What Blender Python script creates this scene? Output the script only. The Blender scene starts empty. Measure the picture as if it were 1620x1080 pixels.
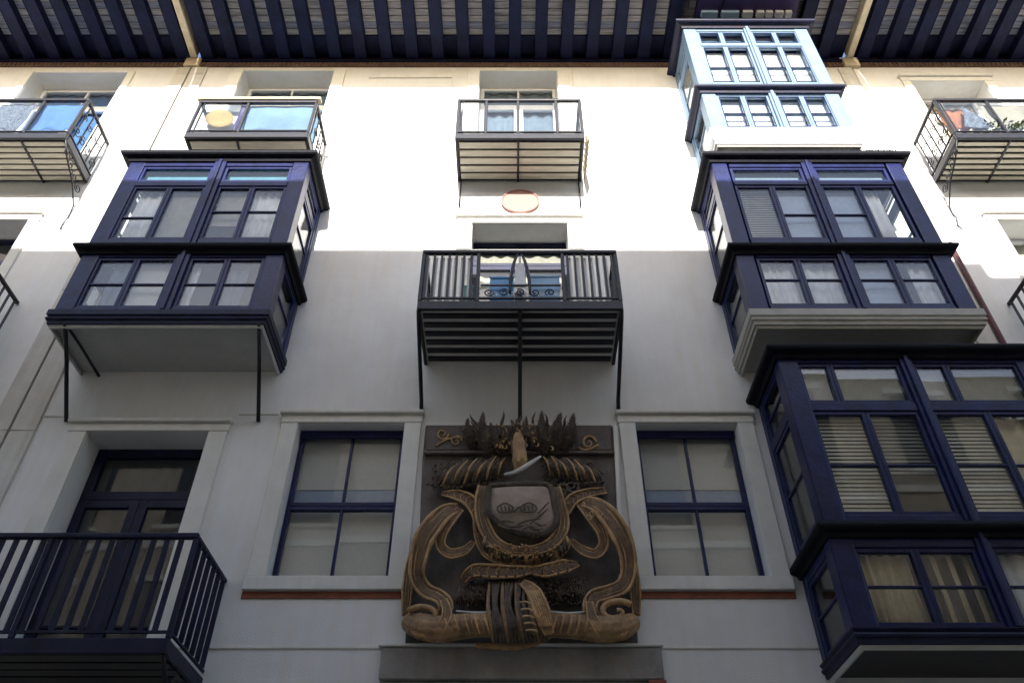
import bpy, math, random
from mathutils import Vector
random.seed(7)
S = bpy.context.scene
COL = S.collection
R = math.radians

# ------------------------------------------------------------------ camera, sky, sun, exposure
F_PX, PITCH = 1260.0, R(41.2)
cd = bpy.data.cameras.new('camera'); cam = bpy.data.objects.new('camera', cd); COL.objects.link(cam)
cam.location = (0, 0, 0); cam.rotation_euler = (math.pi/2 + PITCH, 0, 0)
cd.sensor_width = 36; cd.lens = F_PX/1620*36; cd.clip_start = .05; cd.clip_end = 500
S.camera = cam
SUN_EL, SUN_AZ = 24.0, 2.0          # elevation; degrees left of straight behind the camera
w = bpy.data.worlds.new('World'); S.world = w; w.use_nodes = True
nt = w.node_tree; bg = nt.nodes['Background']; sky = nt.nodes.new('ShaderNodeTexSky')
sky.sky_type = 'NISHITA'; sky.sun_disc = False
sky.sun_elevation = R(SUN_EL); sky.sun_rotation = R(180+SUN_AZ)
sky.air_density = 1.0; sky.dust_density = 2.0
nt.links.new(sky.outputs[0], bg.inputs[0]); bg.inputs[1].default_value = .15
sl = bpy.data.lights.new('sun', 'SUN'); sun = bpy.data.objects.new('sun', sl); COL.objects.link(sun)
sl.energy = 5.0; sl.angle = R(.5); sl.color = (1, .975, .945)
sd = Vector((-math.sin(R(SUN_AZ))*math.cos(R(SUN_EL)), -math.cos(R(SUN_AZ))*math.cos(R(SUN_EL)), math.sin(R(SUN_EL))))
sun.rotation_euler = sd.to_track_quat('Z', 'Y').to_euler()
sun.location = (0, -5, 20)
S.view_settings.view_transform = 'Standard'; S.view_settings.look = 'None'
S.view_settings.gamma = 1; S.view_settings.use_curve_mapping = False
S.view_settings.exposure = 1.32
S.cycles.use_denoising = True; S.cycles.max_bounces = 10; S.cycles.transparent_max_bounces = 16

WALL = 7.0        # facade plane, metres in front of the lens; heights are metres above the lens
GROUND = -1.6

def ZX(px, py, Y):
    """metres (x, z) of a point of the photograph known to lie in the plane y = Y"""
    v = py-540; f = F_PX*math.cos(PITCH) + v*math.sin(PITCH); u = F_PX*math.sin(PITCH) - v*math.cos(PITCH)
    return (px-810)*Y/f, u*Y/f

# ------------------------------------------------------------------ materials
MATS = {}
def mat(name, col, rough=.6, var=.12, scale=3., bump=.0, bscale=60., metal=0., spec=.5, stain=0., stretch=(1,1,1), col2=None, coat=0.):
    m = bpy.data.materials.new(name); m.use_nodes = True; MATS[name] = m
    n = m.node_tree.nodes; l = m.node_tree.links; b = n['Principled BSDF']
    b.inputs['Roughness'].default_value = rough; b.inputs['Metallic'].default_value = metal
    b.inputs['Specular IOR Level'].default_value = spec
    b.inputs['Coat Weight'].default_value = coat
    tc = n.new('ShaderNodeTexCoord'); mp = n.new('ShaderNodeMapping'); mp.inputs['Scale'].default_value = stretch
    geo = n.new('ShaderNodeNewGeometry')
    l.new(geo.outputs['Position'], mp.inputs[0])
    nz = n.new('ShaderNodeTexNoise'); nz.inputs['Scale'].default_value = scale; nz.inputs['Detail'].default_value = 8
    nz.inputs['Roughness'].default_value = .65
    l.new(mp.outputs[0], nz.inputs['Vector'])
    rp = n.new('ShaderNodeValToRGB'); rp.color_ramp.elements[0].position = .3; rp.color_ramp.elements[1].position = .72
    c2 = col2 or tuple(c*(1-var*2) for c in col)
    rp.color_ramp.elements[0].color = (*c2, 1); rp.color_ramp.elements[1].color = (*[min(1, c*(1+var*.5)) for c in col], 1)
    l.new(nz.outputs[0], rp.inputs[0]); out = rp.outputs[0]
    if stain > 0:   # vertical dirt runs
        m2 = n.new('ShaderNodeMapping'); m2.inputs['Scale'].default_value = (5, 5, .35); l.new(geo.outputs['Position'], m2.inputs[0])
        n2 = n.new('ShaderNodeTexNoise'); n2.inputs['Scale'].default_value = 2.2; n2.inputs['Detail'].default_value = 6; l.new(m2.outputs[0], n2.inputs['Vector'])
        r2 = n.new('ShaderNodeValToRGB'); r2.color_ramp.elements[0].position = .25; r2.color_ramp.elements[1].position = .62
        k = 1-stain
        r2.color_ramp.elements[0].color = (k, k*.97, k*.92, 1); r2.color_ramp.elements[1].color = (1, 1, 1, 1)
        l.new(n2.outputs[0], r2.inputs[0])
        mx = n.new('ShaderNodeMixRGB'); mx.blend_type = 'MULTIPLY'; mx.inputs[0].default_value = 1
        l.new(out, mx.inputs[1]); l.new(r2.outputs[0], mx.inputs[2]); out = mx.outputs[0]
    l.new(out, b.inputs['Base Color'])
    if bump > 0:
        nb = n.new('ShaderNodeTexNoise'); nb.inputs['Scale'].default_value = bscale; nb.inputs['Detail'].default_value = 5
        l.new(mp.outputs[0], nb.inputs['Vector'])
        bp = n.new('ShaderNodeBump'); bp.inputs['Strength'].default_value = bump; bp.inputs['Distance'].default_value = .01
        l.new(nb.outputs[0], bp.inputs['Height']); l.new(bp.outputs[0], b.inputs['Normal'])
    return m
def glass(name, tint=(1,1,1), wav=.012):
    m = bpy.data.materials.new(name); m.use_nodes = True; MATS[name] = m
    n = m.node_tree.nodes; l = m.node_tree.links; n.remove(n['Principled BSDF'])
    t = n.new('ShaderNodeBsdfTransparent'); t.inputs[0].default_value = (.96*tint[0], .975*tint[1], .98*tint[2], 1)
    g = n.new('ShaderNodeBsdfGlossy'); g.inputs['Roughness'].default_value = 0
    geo0 = n.new('ShaderNodeNewGeometry'); dp_ = n.new('ShaderNodeVectorMath'); dp_.operation = 'DOT_PRODUCT'
    l.new(geo0.outputs['Incoming'], dp_.inputs[0]); l.new(geo0.outputs['Normal'], dp_.inputs[1])
    def M(op, a_, b_=None):
        q = n.new('ShaderNodeMath'); q.operation = op
        for i_, v_ in enumerate((a_, b_)):
            if v_ is None: continue
            if hasattr(v_, 'links'): l.new(v_, q.inputs[i_])
            else: q.inputs[i_].default_value = v_
        return q.outputs[0]
    c_ = M('ABSOLUTE', dp_.outputs['Value']); f_ = M('POWER', M('SUBTRACT', 1.0, c_), 5.0)
    fac = M('ADD', M('MULTIPLY', f_, .93), .07)
    nz = n.new('ShaderNodeTexNoise'); nz.inputs['Scale'].default_value = 1.1; nz.inputs['Detail'].default_value = 0; geo = n.new('ShaderNodeNewGeometry')
    l.new(geo.outputs['Position'], nz.inputs['Vector'])
    bp = n.new('ShaderNodeBump'); bp.inputs['Strength'].default_value = .05; bp.inputs['Distance'].default_value = wav
    l.new(nz.outputs[0], bp.inputs['Height']); l.new(bp.outputs[0], g.inputs['Normal'])
    mx = n.new('ShaderNodeMixShader'); l.new(fac, mx.inputs[0]); l.new(t.outputs[0], mx.inputs[1]); l.new(g.outputs[0], mx.inputs[2])
    l.new(mx.outputs[0], n['Material Output'].inputs[0]); return m

stucco = mat('white_stucco', (.80,.80,.785), .9, .075, .8, .4, 90, stain=.03, spec=.2)
casing = mat('painted_stone_trim', (.76,.75,.70), .8, .06, 4, .2, 70, stain=.06, spec=.3)
pilm   = mat('pale_stone_pilaster', (.64,.62,.57), .85, .08, 3, .25, 60, stain=.14, spec=.3)
cream  = mat('cream_paint', (.66,.56,.40), .7, .12, 5, .15, 50, stain=.15)
creamb = mat('cream_boards', (.62,.57,.45), .7, .16, 4, .2, 60, stretch=(.6,6,6))
soff   = mat('grey_soffit_paint', (.50,.50,.47), .8, .08, 3, .15, 60)
beigem = mat('beige_moulding_paint', (.42,.40,.34), .6, .1, 5, .1, 60)
navy   = mat('navy_gloss_paint', (.011,.017,.088), .34, .3, 5, .35, 28, spec=.32)
navyd  = mat('weathered_dark_navy_paint', (.009,.012,.046), .5, .35, 5, .3, 30, spec=.3)
blackp = mat('black_lead_flashing', (.009,.009,.014), .6, .3, 7, .25, 30, spec=.15)
iron   = mat('black_wrought_iron', (.014,.014,.02), .42, .3, 12, .3, 80, metal=.2)
palebl = mat('pale_blue_paint', (.155,.235,.33), .45, .1, 4, .1, 50)
whitep = mat('white_gloss_paint', (.78,.80,.82), .45, .06, 4, .08, 50)
plank  = mat('weathered_plank', (.36,.35,.36), .85, .35, 6, .5, 40, stretch=(.35,5,5))
plank2 = mat('grey_weathered_plank', (.24,.26,.34), .85, .35, 6, .5, 40, stretch=(.35,5,5))
eaven  = mat('navy_eaves_paint', (.009,.013,.046), .6, .3, 4, .2, 40, spec=.12)
purple = mat('purple_eaves_paint', (.05,.03,.12), .5, .2, 4)
brown  = mat('brown_frieze', (.16,.10,.07), .8, .25, 9, .3, 60)
redpt  = mat('brick_red_paint', (.30,.095,.055), .7, .2, 7, .2, 60)
redpipe= mat('maroon_pipe_paint', (.11,.035,.04), .5, .2, 6)
terra  = mat('pink_terracotta', (.40,.215,.18), .8, .04, 5, .1, 40)
stone  = mat('brown_carved_stone', (.33,.225,.125), .6, .34, 6, .6, 36, stain=.3, col2=(.19,.115,.06))
def ridge_shading(m, gain=1.9):  # colours creases darker and raised edges brighter, as painted shade and highlights
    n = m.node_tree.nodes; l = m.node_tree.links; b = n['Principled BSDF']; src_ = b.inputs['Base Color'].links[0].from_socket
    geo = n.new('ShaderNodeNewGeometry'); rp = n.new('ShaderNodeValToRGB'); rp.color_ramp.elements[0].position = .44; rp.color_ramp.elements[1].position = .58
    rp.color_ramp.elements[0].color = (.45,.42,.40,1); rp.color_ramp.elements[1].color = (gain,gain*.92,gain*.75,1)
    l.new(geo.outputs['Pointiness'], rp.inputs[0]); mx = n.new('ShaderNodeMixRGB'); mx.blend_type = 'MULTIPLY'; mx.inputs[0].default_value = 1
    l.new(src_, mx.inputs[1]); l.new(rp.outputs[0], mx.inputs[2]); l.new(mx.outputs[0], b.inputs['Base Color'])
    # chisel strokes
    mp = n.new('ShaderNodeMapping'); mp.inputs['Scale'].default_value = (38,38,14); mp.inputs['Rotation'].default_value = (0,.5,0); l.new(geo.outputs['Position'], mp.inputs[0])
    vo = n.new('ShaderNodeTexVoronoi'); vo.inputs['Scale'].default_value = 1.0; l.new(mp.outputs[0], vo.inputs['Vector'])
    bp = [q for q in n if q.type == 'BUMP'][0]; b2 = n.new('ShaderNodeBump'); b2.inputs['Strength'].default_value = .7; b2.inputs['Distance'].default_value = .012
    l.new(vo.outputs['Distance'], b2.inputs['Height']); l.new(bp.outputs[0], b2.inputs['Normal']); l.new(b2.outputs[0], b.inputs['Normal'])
ridge_shading(stone)
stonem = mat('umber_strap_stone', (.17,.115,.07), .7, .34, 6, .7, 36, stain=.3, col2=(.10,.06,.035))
ridge_shading(stonem)
stoned = mat('dark_relief_stone', (.06,.047,.038), .75, .35, 11, .9, 40, stain=.2)
slabst = mat('grey_brown_slab', (.155,.13,.112), .85, .25, 4, .6, 45, stain=.3)
lintst = mat('grey_lintel_stone', (.34,.32,.30), .85, .2, 3, .4, 60, stain=.1)
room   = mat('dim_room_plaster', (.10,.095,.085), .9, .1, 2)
roomd  = mat('dim_inside_dark_soffit', (.045,.042,.040), .7, .2, 5)
blind  = mat('beige_roller_blind', (.62,.60,.54), .8, .05, 30, .1, 120)
blindb = mat('blue_grey_fabric', (.36,.42,.54), .8, .06, 20)
louv   = mat('cream_venetian_slats', (.72,.66,.50), .6, .1, 12)
olive  = mat('olive_grey_blind', (.34,.32,.25), .8, .1, 9)
curt   = mat('white_curtain', (.78,.78,.76), .9, .08, 6)
curtb  = mat('ochre_curtain', (.66,.54,.33), .9, .15, 6)
curtd  = mat('brown_curtain', (.07,.05,.045), .9, .2, 6)
bluec  = mat('blue_cloth', (.06,.16,.38), .85, .12, 4)
lblue  = mat('sky_blue_cloth', (.38,.56,.76), .85, .12, 4)
yelc   = mat('yellow_cloth', (.34,.235,.08), .85, .12, 5)
orang  = mat('orange_cloth', (.34,.12,.04), .85, .25, 6, col2=(.16,.07,.04))
gcloth = mat('grey_patterned_cloth', (.17,.20,.24), .85, .5, 40)
sunbl  = mat('pale_blue_sheet', (.15,.25,.37), .85, .15, 2.5)
curtk  = mat('near_black_curtain', (.018,.017,.017), .9, .2, 6)
creamd = mat('cream_sheet', (.30,.27,.20), .85, .15, 3)
sunte  = mat('teal_sky_reflection', (.05,.20,.25), .7, .15, 4)  # teal put behind the transom panes in place of reflected sky
sungr  = mat('grey_net_curtain', (.15,.20,.25), .85, .12, 4)
turq   = mat('turquoise_plastic', (.10,.42,.40), .45, .08, 6)
bluep  = mat('blue_plastic', (.07,.30,.60), .4, .08, 6)
leaf   = mat('plant_leaf', (.12,.17,.05), .6, .35, 20)
pot    = mat('clay_pot', (.32,.15,.09), .8, .15, 12)
asph   = mat('street_paving', (.30,.28,.26), .9, .2, 3, .4, 30)
oppm   = mat('ochre_render', (.50,.44,.36), .9, .12, 1.5, .2, 40, stain=.15)
oppd   = mat('dark_window_recess', (.03,.035,.04), .3, .1, 3)
rooft  = mat('clay_roof_tile', (.30,.13,.08), .85, .25, 8, .3, 30)
glz    = glass('window_glass')
WHITE_PLAIN = whitep

ridge_shading(stoned, 2.6)
# ------------------------------------------------------------------ mesh helpers
class MB:
    def __init__(s): s.v = []; s.f = []
    def quad(s, a, b, c, d):
        n = len(s.v); s.v += [tuple(a), tuple(b), tuple(c), tuple(d)]; s.f.append((n, n+1, n+2, n+3)); return s
    def poly(s, pts):
        n = len(s.v); s.v += [tuple(p) for p in pts]; s.f.append(tuple(range(n, n+len(pts)))); return s
    def box(s, x0, x1, y0, y1, z0, z1):
        n = len(s.v)
        s.v += [(x0,y0,z0),(x1,y0,z0),(x1,y1,z0),(x0,y1,z0),(x0,y0,z1),(x1,y0,z1),(x1,y1,z1),(x0,y1,z1)]
        s.f += [tuple(n+i for i in q) for q in ((0,3,2,1),(4,5,6,7),(0,1,5,4),(1,2,6,5),(2,3,7,6),(3,0,4,7))]
        return s
    def obox(s, O, U, N, a0, a1, b0, b1, c0, c1):
        """box in a panel's own frame: a along U, b up, c INTO the panel (against N)"""
        P = lambda a, b, c: tuple(O + U*a + Vector((0,0,b)) - N*c)
        n = len(s.v)
        s.v += [P(a0,b0,c0),P(a1,b0,c0),P(a1,b0,c1),P(a0,b0,c1),P(a0,b1,c0),P(a1,b1,c0),P(a1,b1,c1),P(a0,b1,c1)]
        s.f += [tuple(n+i for i in q) for q in ((0,3,2,1),(4,5,6,7),(0,1,5,4),(1,2,6,5),(2,3,7,6),(3,0,4,7))]
        return s
    def tube(s, pts, rad, k=8, flat=1.0, up=Vector((0,-1,0)), cap=True, twist=0., flute=0, amp=0., jit=0.):
        """swept ring; rad a number or one per point; flat squeezes the section along up"""
        pts = [Vector(p) for p in pts]; m = len(pts)
        if not hasattr(rad, '__len__'): rad = [rad]*m
        n0 = len(s.v)
        for i, p in enumerate(pts):
            t = (pts[min(i+1, m-1)] - pts[max(i-1, 0)]).normalized()
            a = t.cross(up)
            if a.length < 1e-3: a = t.cross(Vector((1,0,0)))
            a.normalize(); b = a.cross(t).normalized()
            for j in range(k):
                th = 2*math.pi*j/k + twist*i
                q = rad[i]*(1+amp*math.cos(flute*th+.6*math.sin(i*.35)) + (random.uniform(-jit,jit) if jit else 0))
                s.v.append(tuple(p + a*math.cos(th)*q + b*math.sin(th)*q*flat))
        for i in range(m-1):
            for j in range(k):
                q = n0+i*k; s.f.append((q+j, q+(j+1)%k, q+k+(j+1)%k, q+k+j))
        if cap:
            s.f.append(tuple(n0+j for j in range(k))[::-1]); s.f.append(tuple(n0+(m-1)*k+j for j in range(k)))
        return s
    def prism(s, pts, y0, y1):
        """outline in x,z extruded from y0 (front) to y1"""
        n = len(s.v); k = len(pts)
        s.v += [(x, y0, z) for x, z in pts] + [(x, y1, z) for x, z in pts]
        s.f.append(tuple(range(n, n+k))); s.f.append(tuple(range(n+2*k-1, n+k-1, -1)))
        for i in range(k): s.f.append((n+i, n+(i+1)%k, n+k+(i+1)%k, n+k+i))
        return s
    def sheet(s, fn, nu, nv, thick=None):
        n = len(s.v)
        for i in range(nu+1):
            for j in range(nv+1): s.v.append(tuple(fn(i/nu, j/nv)))
        for i in range(nu):
            for j in range(nv):
                q = n+i*(nv+1)+j; s.f.append((q, q+nv+1, q+nv+2, q+1))
        return s

LOC = {}
def empty(name, loc):
    o = bpy.data.objects.new(name, None); COL.objects.link(o); o.location = loc; o.empty_display_size = .2
    LOC[o.name] = Vector(loc); return o
def tag(o, label=None, cat=None, group=None, kind=None):
    if label: o['label'] = label
    if cat: o['category'] = cat
    if group: o['group'] = group
    if kind: o['kind'] = kind
    return o
def thing(name, loc, label, cat, group=None): return tag(empty(name, loc), label, cat, group)
def base(o):
    return LOC[o.name] if o is not None else Vector((0,0,0))
def build(mb, name, m, parent=None, bevel=0., smooth=False, sub=0, loc=None, solid=0., seg=1):
    """ONE mesh object; vertices are given in metres of the world, stored relative to the parent's origin"""
    b = base(parent) if loc is None else Vector(loc)
    me = bpy.data.meshes.new(name); me.from_pydata([tuple(Vector(v)-b) for v in mb.v], [], mb.f); me.validate()
    me.materials.append(m)
    o = bpy.data.objects.new(name, me); COL.objects.link(o)
    if parent is not None: o.parent = parent; 
    if loc is not None: o.location = b - base(parent)
    LOC[o.name] = b
    import bmesh
    bm = bmesh.new(); bm.from_mesh(me)
    bmesh.ops.recalc_face_normals(bm, faces=bm.faces[:]); bm.to_mesh(me); bm.free()
    if smooth: me.polygons.foreach_set('use_smooth', [True]*len(me.polygons))
    if solid: q = o.modifiers.new('s', 'SOLIDIFY'); q.thickness = solid; q.offset = 0
    if bevel: q = o.modifiers.new('b', 'BEVEL'); q.width = bevel; q.segments = seg; q.limit_method = 'ANGLE'; q.angle_limit = R(40)
    if sub: q = o.modifiers.new('u', 'SUBSURF'); q.levels = sub; q.render_levels = sub
    return o
UNIT = {}
def unit(name, m, parent, c, size, rot=None, key=None):
    """a piece that shares one unit-box mesh per material"""
    k = (m.name, key or name)
    if k not in UNIT:
        mb = MB().box(-.5,.5,-.5,.5,-.5,.5); me = bpy.data.meshes.new(name); me.from_pydata(mb.v, [], mb.f); me.materials.append(m); UNIT[k] = me
    o = bpy.data.objects.new(name, UNIT[k]); COL.objects.link(o)
    if parent is not None: o.parent = parent
    o.location = Vector(c) - base(parent); o.scale = size
    if rot: o.rotation_euler = rot
    return o
def share(src, parent, loc, rot=None):
    o = src.copy(); COL.objects.link(o); o.parent = parent; o.location = Vector(loc) - base(parent)
    if rot: o.rotation_euler = rot
    return o
X, Y, Zv = Vector((1,0,0)), Vector((0,1,0)), Vector((0,0,1))

# ------------------------------------------------------------------ ground
g = build(MB().quad((-300,-300,GROUND),(300,-300,GROUND),(300,300,GROUND),(-300,300,GROUND)), 'street', asph); g['kind'] = 'structure'

# ------------------------------------------------------------------ building opposite (behind the camera: mirrored in panes, throws the shade)
SHADE_Z = 7.71
PROF = math.tan(R(SUN_EL))/math.cos(R(SUN_AZ))
OPP = -1.0
TOP = SHADE_Z + (WALL-OPP)*PROF
op = thing('apartment_building', (0, OPP, GROUND), 'ochre building across the street, seen only mirrored in the panes', 'building')
mb = MB(); shift = (WALL-OPP)*math.tan(R(SUN_AZ))
xs = 5.0 - shift; xs2 = 6.0 - shift
mb.box(-22, xs, OPP-9, OPP, GROUND, TOP)
mb.box(xs, xs2, OPP-9, OPP, GROUND, TOP-.25)
mb.box(xs2, 22, OPP-9, OPP, GROUND, TOP-.5)
build(mb, 'wall', oppm, op)
for fz in (1.6, 4.9, 8.2):
    for k in range(-7, 8):
        cx = k*2.6+.7
        unit('window', oppd, op, (cx, OPP+.012, fz+1.1), (1.1, .02, 2.0))
        unit('window_surround', casing, op, (cx, OPP+.05, fz+2.18), (1.4, .09, .12))
        unit('sill', casing, op, (cx, OPP+.06, fz+.04), (1.4, .12, .08))
    unit('string_course', casing, op, (0, OPP+.04, fz-.35), (43.9, .08, .14))

# ------------------------------------------------------------------ facade walls
def facade(T, x0, x1, z1, openings, depth=.45, m=stucco):
    """front skin with real openings (reveals) and the building's body behind"""
    xs_ = sorted({x0, x1, *[o[0] for o in openings], *[o[1] for o in openings]})
    zs_ = sorted({GROUND, z1, *[o[2] for o in openings], *[o[3] for o in openings]})
    mb = MB()
    for i in range(len(xs_)-1):
        for j in range(len(zs_)-1):
            a, b, c, d = xs_[i], xs_[i+1], zs_[j], zs_[j+1]
            if any(o[0] <= a+1e-6 and b <= o[1]+1e-6 and o[2] <= c+1e-6 and d <= o[3]+1e-6 for o in openings): continue
            mb.quad((a,WALL,c),(b,WALL,c),(b,WALL,d),(a,WALL,d))
    for o in openings:
        a, b, c, d = o[:4]; D = WALL+depth
        mb.quad((a,WALL,c),(b,WALL,c),(b,D,c),(a,D,c)); mb.quad((a,WALL,d),(b,WALL,d),(b,D,d),(a,D,d))
        mb.quad((a,WALL,c),(a,WALL,d),(a,D,d),(a,D,c)); mb.quad((b,WALL,c),(b,WALL,d),(b,D,d),(b,D,c))
    mb.quad((x0,WALL,GROUND),(x0,17,GROUND),(x0,17,z1),(x0,WALL,z1)); mb.quad((x1,WALL,GROUND),(x1,17,GROUND),(x1,17,z1),(x1,WALL,z1))
    mb.quad((x0,17,GROUND),(x1,17,GROUND),(x1,17,z1),(x0,17,z1)); mb.quad((x0,WALL,z1),(x1,WALL,z1),(x1,17,z1),(x0,17,z1))
    o_ = bpy.data.objects  # keep faces unwelded
    wl = build(mb, 'wall', m, T)
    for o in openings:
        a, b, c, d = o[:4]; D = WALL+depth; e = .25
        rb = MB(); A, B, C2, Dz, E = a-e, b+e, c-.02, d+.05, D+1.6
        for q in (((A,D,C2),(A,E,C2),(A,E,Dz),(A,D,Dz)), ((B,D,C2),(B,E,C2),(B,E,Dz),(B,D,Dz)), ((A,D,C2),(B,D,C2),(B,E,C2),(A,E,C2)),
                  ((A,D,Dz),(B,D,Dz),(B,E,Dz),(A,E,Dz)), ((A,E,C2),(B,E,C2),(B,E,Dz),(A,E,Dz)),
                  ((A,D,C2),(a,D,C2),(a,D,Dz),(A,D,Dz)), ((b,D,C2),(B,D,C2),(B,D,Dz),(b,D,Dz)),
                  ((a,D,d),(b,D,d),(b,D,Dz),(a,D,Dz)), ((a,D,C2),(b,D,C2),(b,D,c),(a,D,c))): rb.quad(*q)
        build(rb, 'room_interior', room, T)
    return wl

EZ = 12.40
WIN_L, WIN_R = (-2.28,-1.15,3.22,4.95), (1.32,2.40,3.22,4.95)
DOOR1 = (-4.50,-3.215,2.26,4.84)
OP2C = (-.53,.74,5.87,8.21)
OP3C = (-.53,.74,9.22,12.10)
OP3L = (-4.45,-2.95,9.22,12.10)
mid = thing('apartment_building', (0, WALL, GROUND), 'white fronted building in the middle with the carved coat of arms on its wall', 'building')
lef = thing('apartment_building', (-9.5, WALL, GROUND), 'white building at the left edge, beyond the pale vertical pilaster', 'building')
rig = thing('apartment_building', (9.5, WALL, GROUND), 'white building at the right edge, beyond the maroon pipe', 'building')
facade(mid, -5.32, 5.66, EZ, [WIN_L, WIN_R, DOOR1, OP2C, OP3C, OP3L])
facade(lef, -16, -5.35, EZ, [(-7.9,-6.35,9.22,12.05), (-8.1,-6.50,5.87,8.28), (-8.0,-6.6,2.4,4.9)])
facade(rig, 5.685, 16, EZ, [(6.5,7.7,9.22,11.75), (6.52,7.7,5.87,8.28), (6.6,7.9,2.4,4.9)])

# ------------------------------------------------------------------ windows and doors in the wall
def glazing(T, O, U, N, w, h, cols, rows, m, fw=.05, fd=.055, mw=.028, name='window_sash', sub=True, skip=(), bevel=.004):
    """framed grid of panes: the sash is a part, every pane a piece of it"""
    O = Vector(O); mb = MB()
    mb.obox(O,U,N,0,fw,0,h,0,fd); mb.obox(O,U,N,w-fw,w,0,h,0,fd)
    mb.obox(O,U,N,fw,w-fw,0,fw,.002,fd-.002); mb.obox(O,U,N,fw,w-fw,h-fw,h,.002,fd-.002)
    iw, ih = w-2*fw, h-2*fw
    cx = [fw+iw*c for c in cols]; rz = [fw+ih*r for r in rows]
    for c in cx[1:-1]: mb.obox(O,U,N,c-mw/2,c+mw/2,fw,h-fw,.004,fd-.004)
    for r in rz[1:-1]:
        for i in range(len(cx)-1):
            a = cx[i]+(mw/2 if i else 0); b = cx[i+1]-(mw/2 if i < len(cx)-2 else 0)
            mb.obox(O,U,N,a,b,r-mw/2,r+mw/2,.007,fd-.007)
    s = build(mb, name, m, T, bevel=bevel, loc=O)
    for i in range(len(cx)-1):
        for j in range(len(rz)-1):
            a, b, c, d = cx[i], cx[i+1], rz[j], rz[j+1]
            ctr = O + U*((a+b)/2) + Zv*((c+d)/2) - N*(fd*.55)
            if abs(U.x) > .5: unit('pane', glz, s, ctr, (b-a-.004, .008, d-c-.004), rot=(random.uniform(-.006,.006),0,random.uniform(-.006,.006)))
            else: unit('pane', glz, s, ctr, (.008, b-a-.004, d-c-.004), rot=(0,random.uniform(-.006,.006),random.uniform(-.006,.006)))
    return s
def sheetpart(T, name, m, O, U, N, a0, a1, b0, b1, c, fold=0., n=3, label=None):
    O = Vector(O)
    if fold:
        ph = random.random()*6; fn = lambda s, t: O+U*(a0+(a1-a0)*s)+Zv*(b0+(b1-b0)*t)-N*(c+fold*math.sin(s*n*6.283+ph+.7*math.sin(s*9+ph))*(1-.35*t))
        mb = MB().sheet(fn, n*10, 3)
        o = build(mb, name, m, T, smooth=True, solid=.004)
    else:
        o = build(MB().obox(O,U,N,a0,a1,b0,b1,c,c+.006), name, m, T)
    if label: o['label'] = label
    return o
def venetian(T, O, U, N, a0, a1, b0, b1, c, m=louv, step=.042):
    mb = MB(); O = Vector(O); z = b0
    while z < b1:
        P = lambda a, zz, cc: O+U*a+Zv*zz-N*cc
        mb.quad(P(a0,z,c),P(a1,z,c),P(a1,z+step*.82,c+.016),P(a0,z+step*.82,c+.016)); z += step
    return build(mb, 'venetian_blind', m, T, solid=.002)

def surround(T, x0, x1, z0, z1, wd=.18, pr=.035, sill=True, head=True):
    """raised casing pieces butted round an opening"""
    build(MB().box(x0-wd,x0-.004,WALL-pr,WALL+.05,z0-.0,z1), 'casing', casing, T, bevel=.006)
    build(MB().box(x1+.004,x1+wd,WALL-pr,WALL+.05,z0-.0,z1), 'casing', casing, T, bevel=.006)
    if head:
        build(MB().box(x0-wd-.01,x1+wd+.01,WALL-pr-.004,WALL+.05,z1+.003,z1+.10), 'lintel', casing, T, bevel=.006)
        build(MB().box(x0-wd-.03,x1+wd+.03,WALL-pr-.045,WALL+.05,z1+.103,z1+.145), 'drip_moulding', casing, T, bevel=.01, seg=2)
    if sill:
        build(MB().box(x0-wd-.01,x1+wd+.01,WALL-pr-.02,WALL+.05,z0-.135,z0-.004), 'sill', casing, T, bevel=.006)

# two first-floor windows
for (a,b,c,d) in (WIN_L, WIN_R):
    surround(mid, a, b, c, d)
    build(MB().box(a-.19,b+.19,WALL-.012,WALL+.05,c-.205,c-.139), 'sill_band', redpt, mid, bevel=.004)
    O = (a+.004, WALL+.14, c+.004)
    f = MB(); W_, H_ = b-a-.008, d-c-.008
    Ov = Vector(O)
    glazing(mid, O, X, -Y, W_, H_*.478, (0,.5,1), (0,1), navy, fw=.045, fd=.06, mw=.026)
    glazing(mid, (O[0],O[1]+.002,O[2]+H_*.478+.002), X, -Y, W_, H_*.522-.002, (0,.5,1), (0,1), navy, fw=.045, fd=.06, mw=.026)
    build(MB().box(a+.002,b-.002,WALL+.11,WALL+.139,d-.10,d-.002), 'head_rail', navy, mid, bevel=.006)
    sheetpart(mid, 'roller_blind', blind, (a,WALL+.235,c), X, -Y, .03, b-a-.03, H_*.62, H_-.02, 0)
    sheetpart(mid, 'roller_blind', blindb, (a,WALL+.245,c), X, -Y, .03, b-a-.03, H_*.49, H_*.62, 0, label='blue-grey lower band of the blind')
    sheetpart(mid, 'roller_blind', blind, (a,WALL+.262,c), X, -Y, .03, b-a-.03, .02, H_*.49, 0)

# first-floor balcony door
a,b,c,d = DOOR1
surround(mid, a, b, c, d, wd=.2, sill=False)
glazing(mid, (a+.004, WALL+.30, c), X, -Y, (b-a)*.5-.006, 1.95, (0,1), (0,.30,1), navyd, fw=.09, fd=.06, name='balcony_door')
glazing(mid, (a+(b-a)*.5+.002, WALL+.30, c), X, -Y, (b-a)*.5-.006, 1.95, (0,1), (0,.30,1), navyd, fw=.09, fd=.06, name='balcony_door')
glazing(mid, (a+.004, WALL+.302, c+1.954), X, -Y, b-a-.008, d-c-1.96, (0,1), (0,1), navyd, fw=.10, fd=.06, name='transom_window')
sheetpart(mid, 'curtain', curtk, (a,WALL+.40,c), X, -Y, .03, b-a-.03, .02, d-c-.03, 0, fold=.02, n=6)

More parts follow.
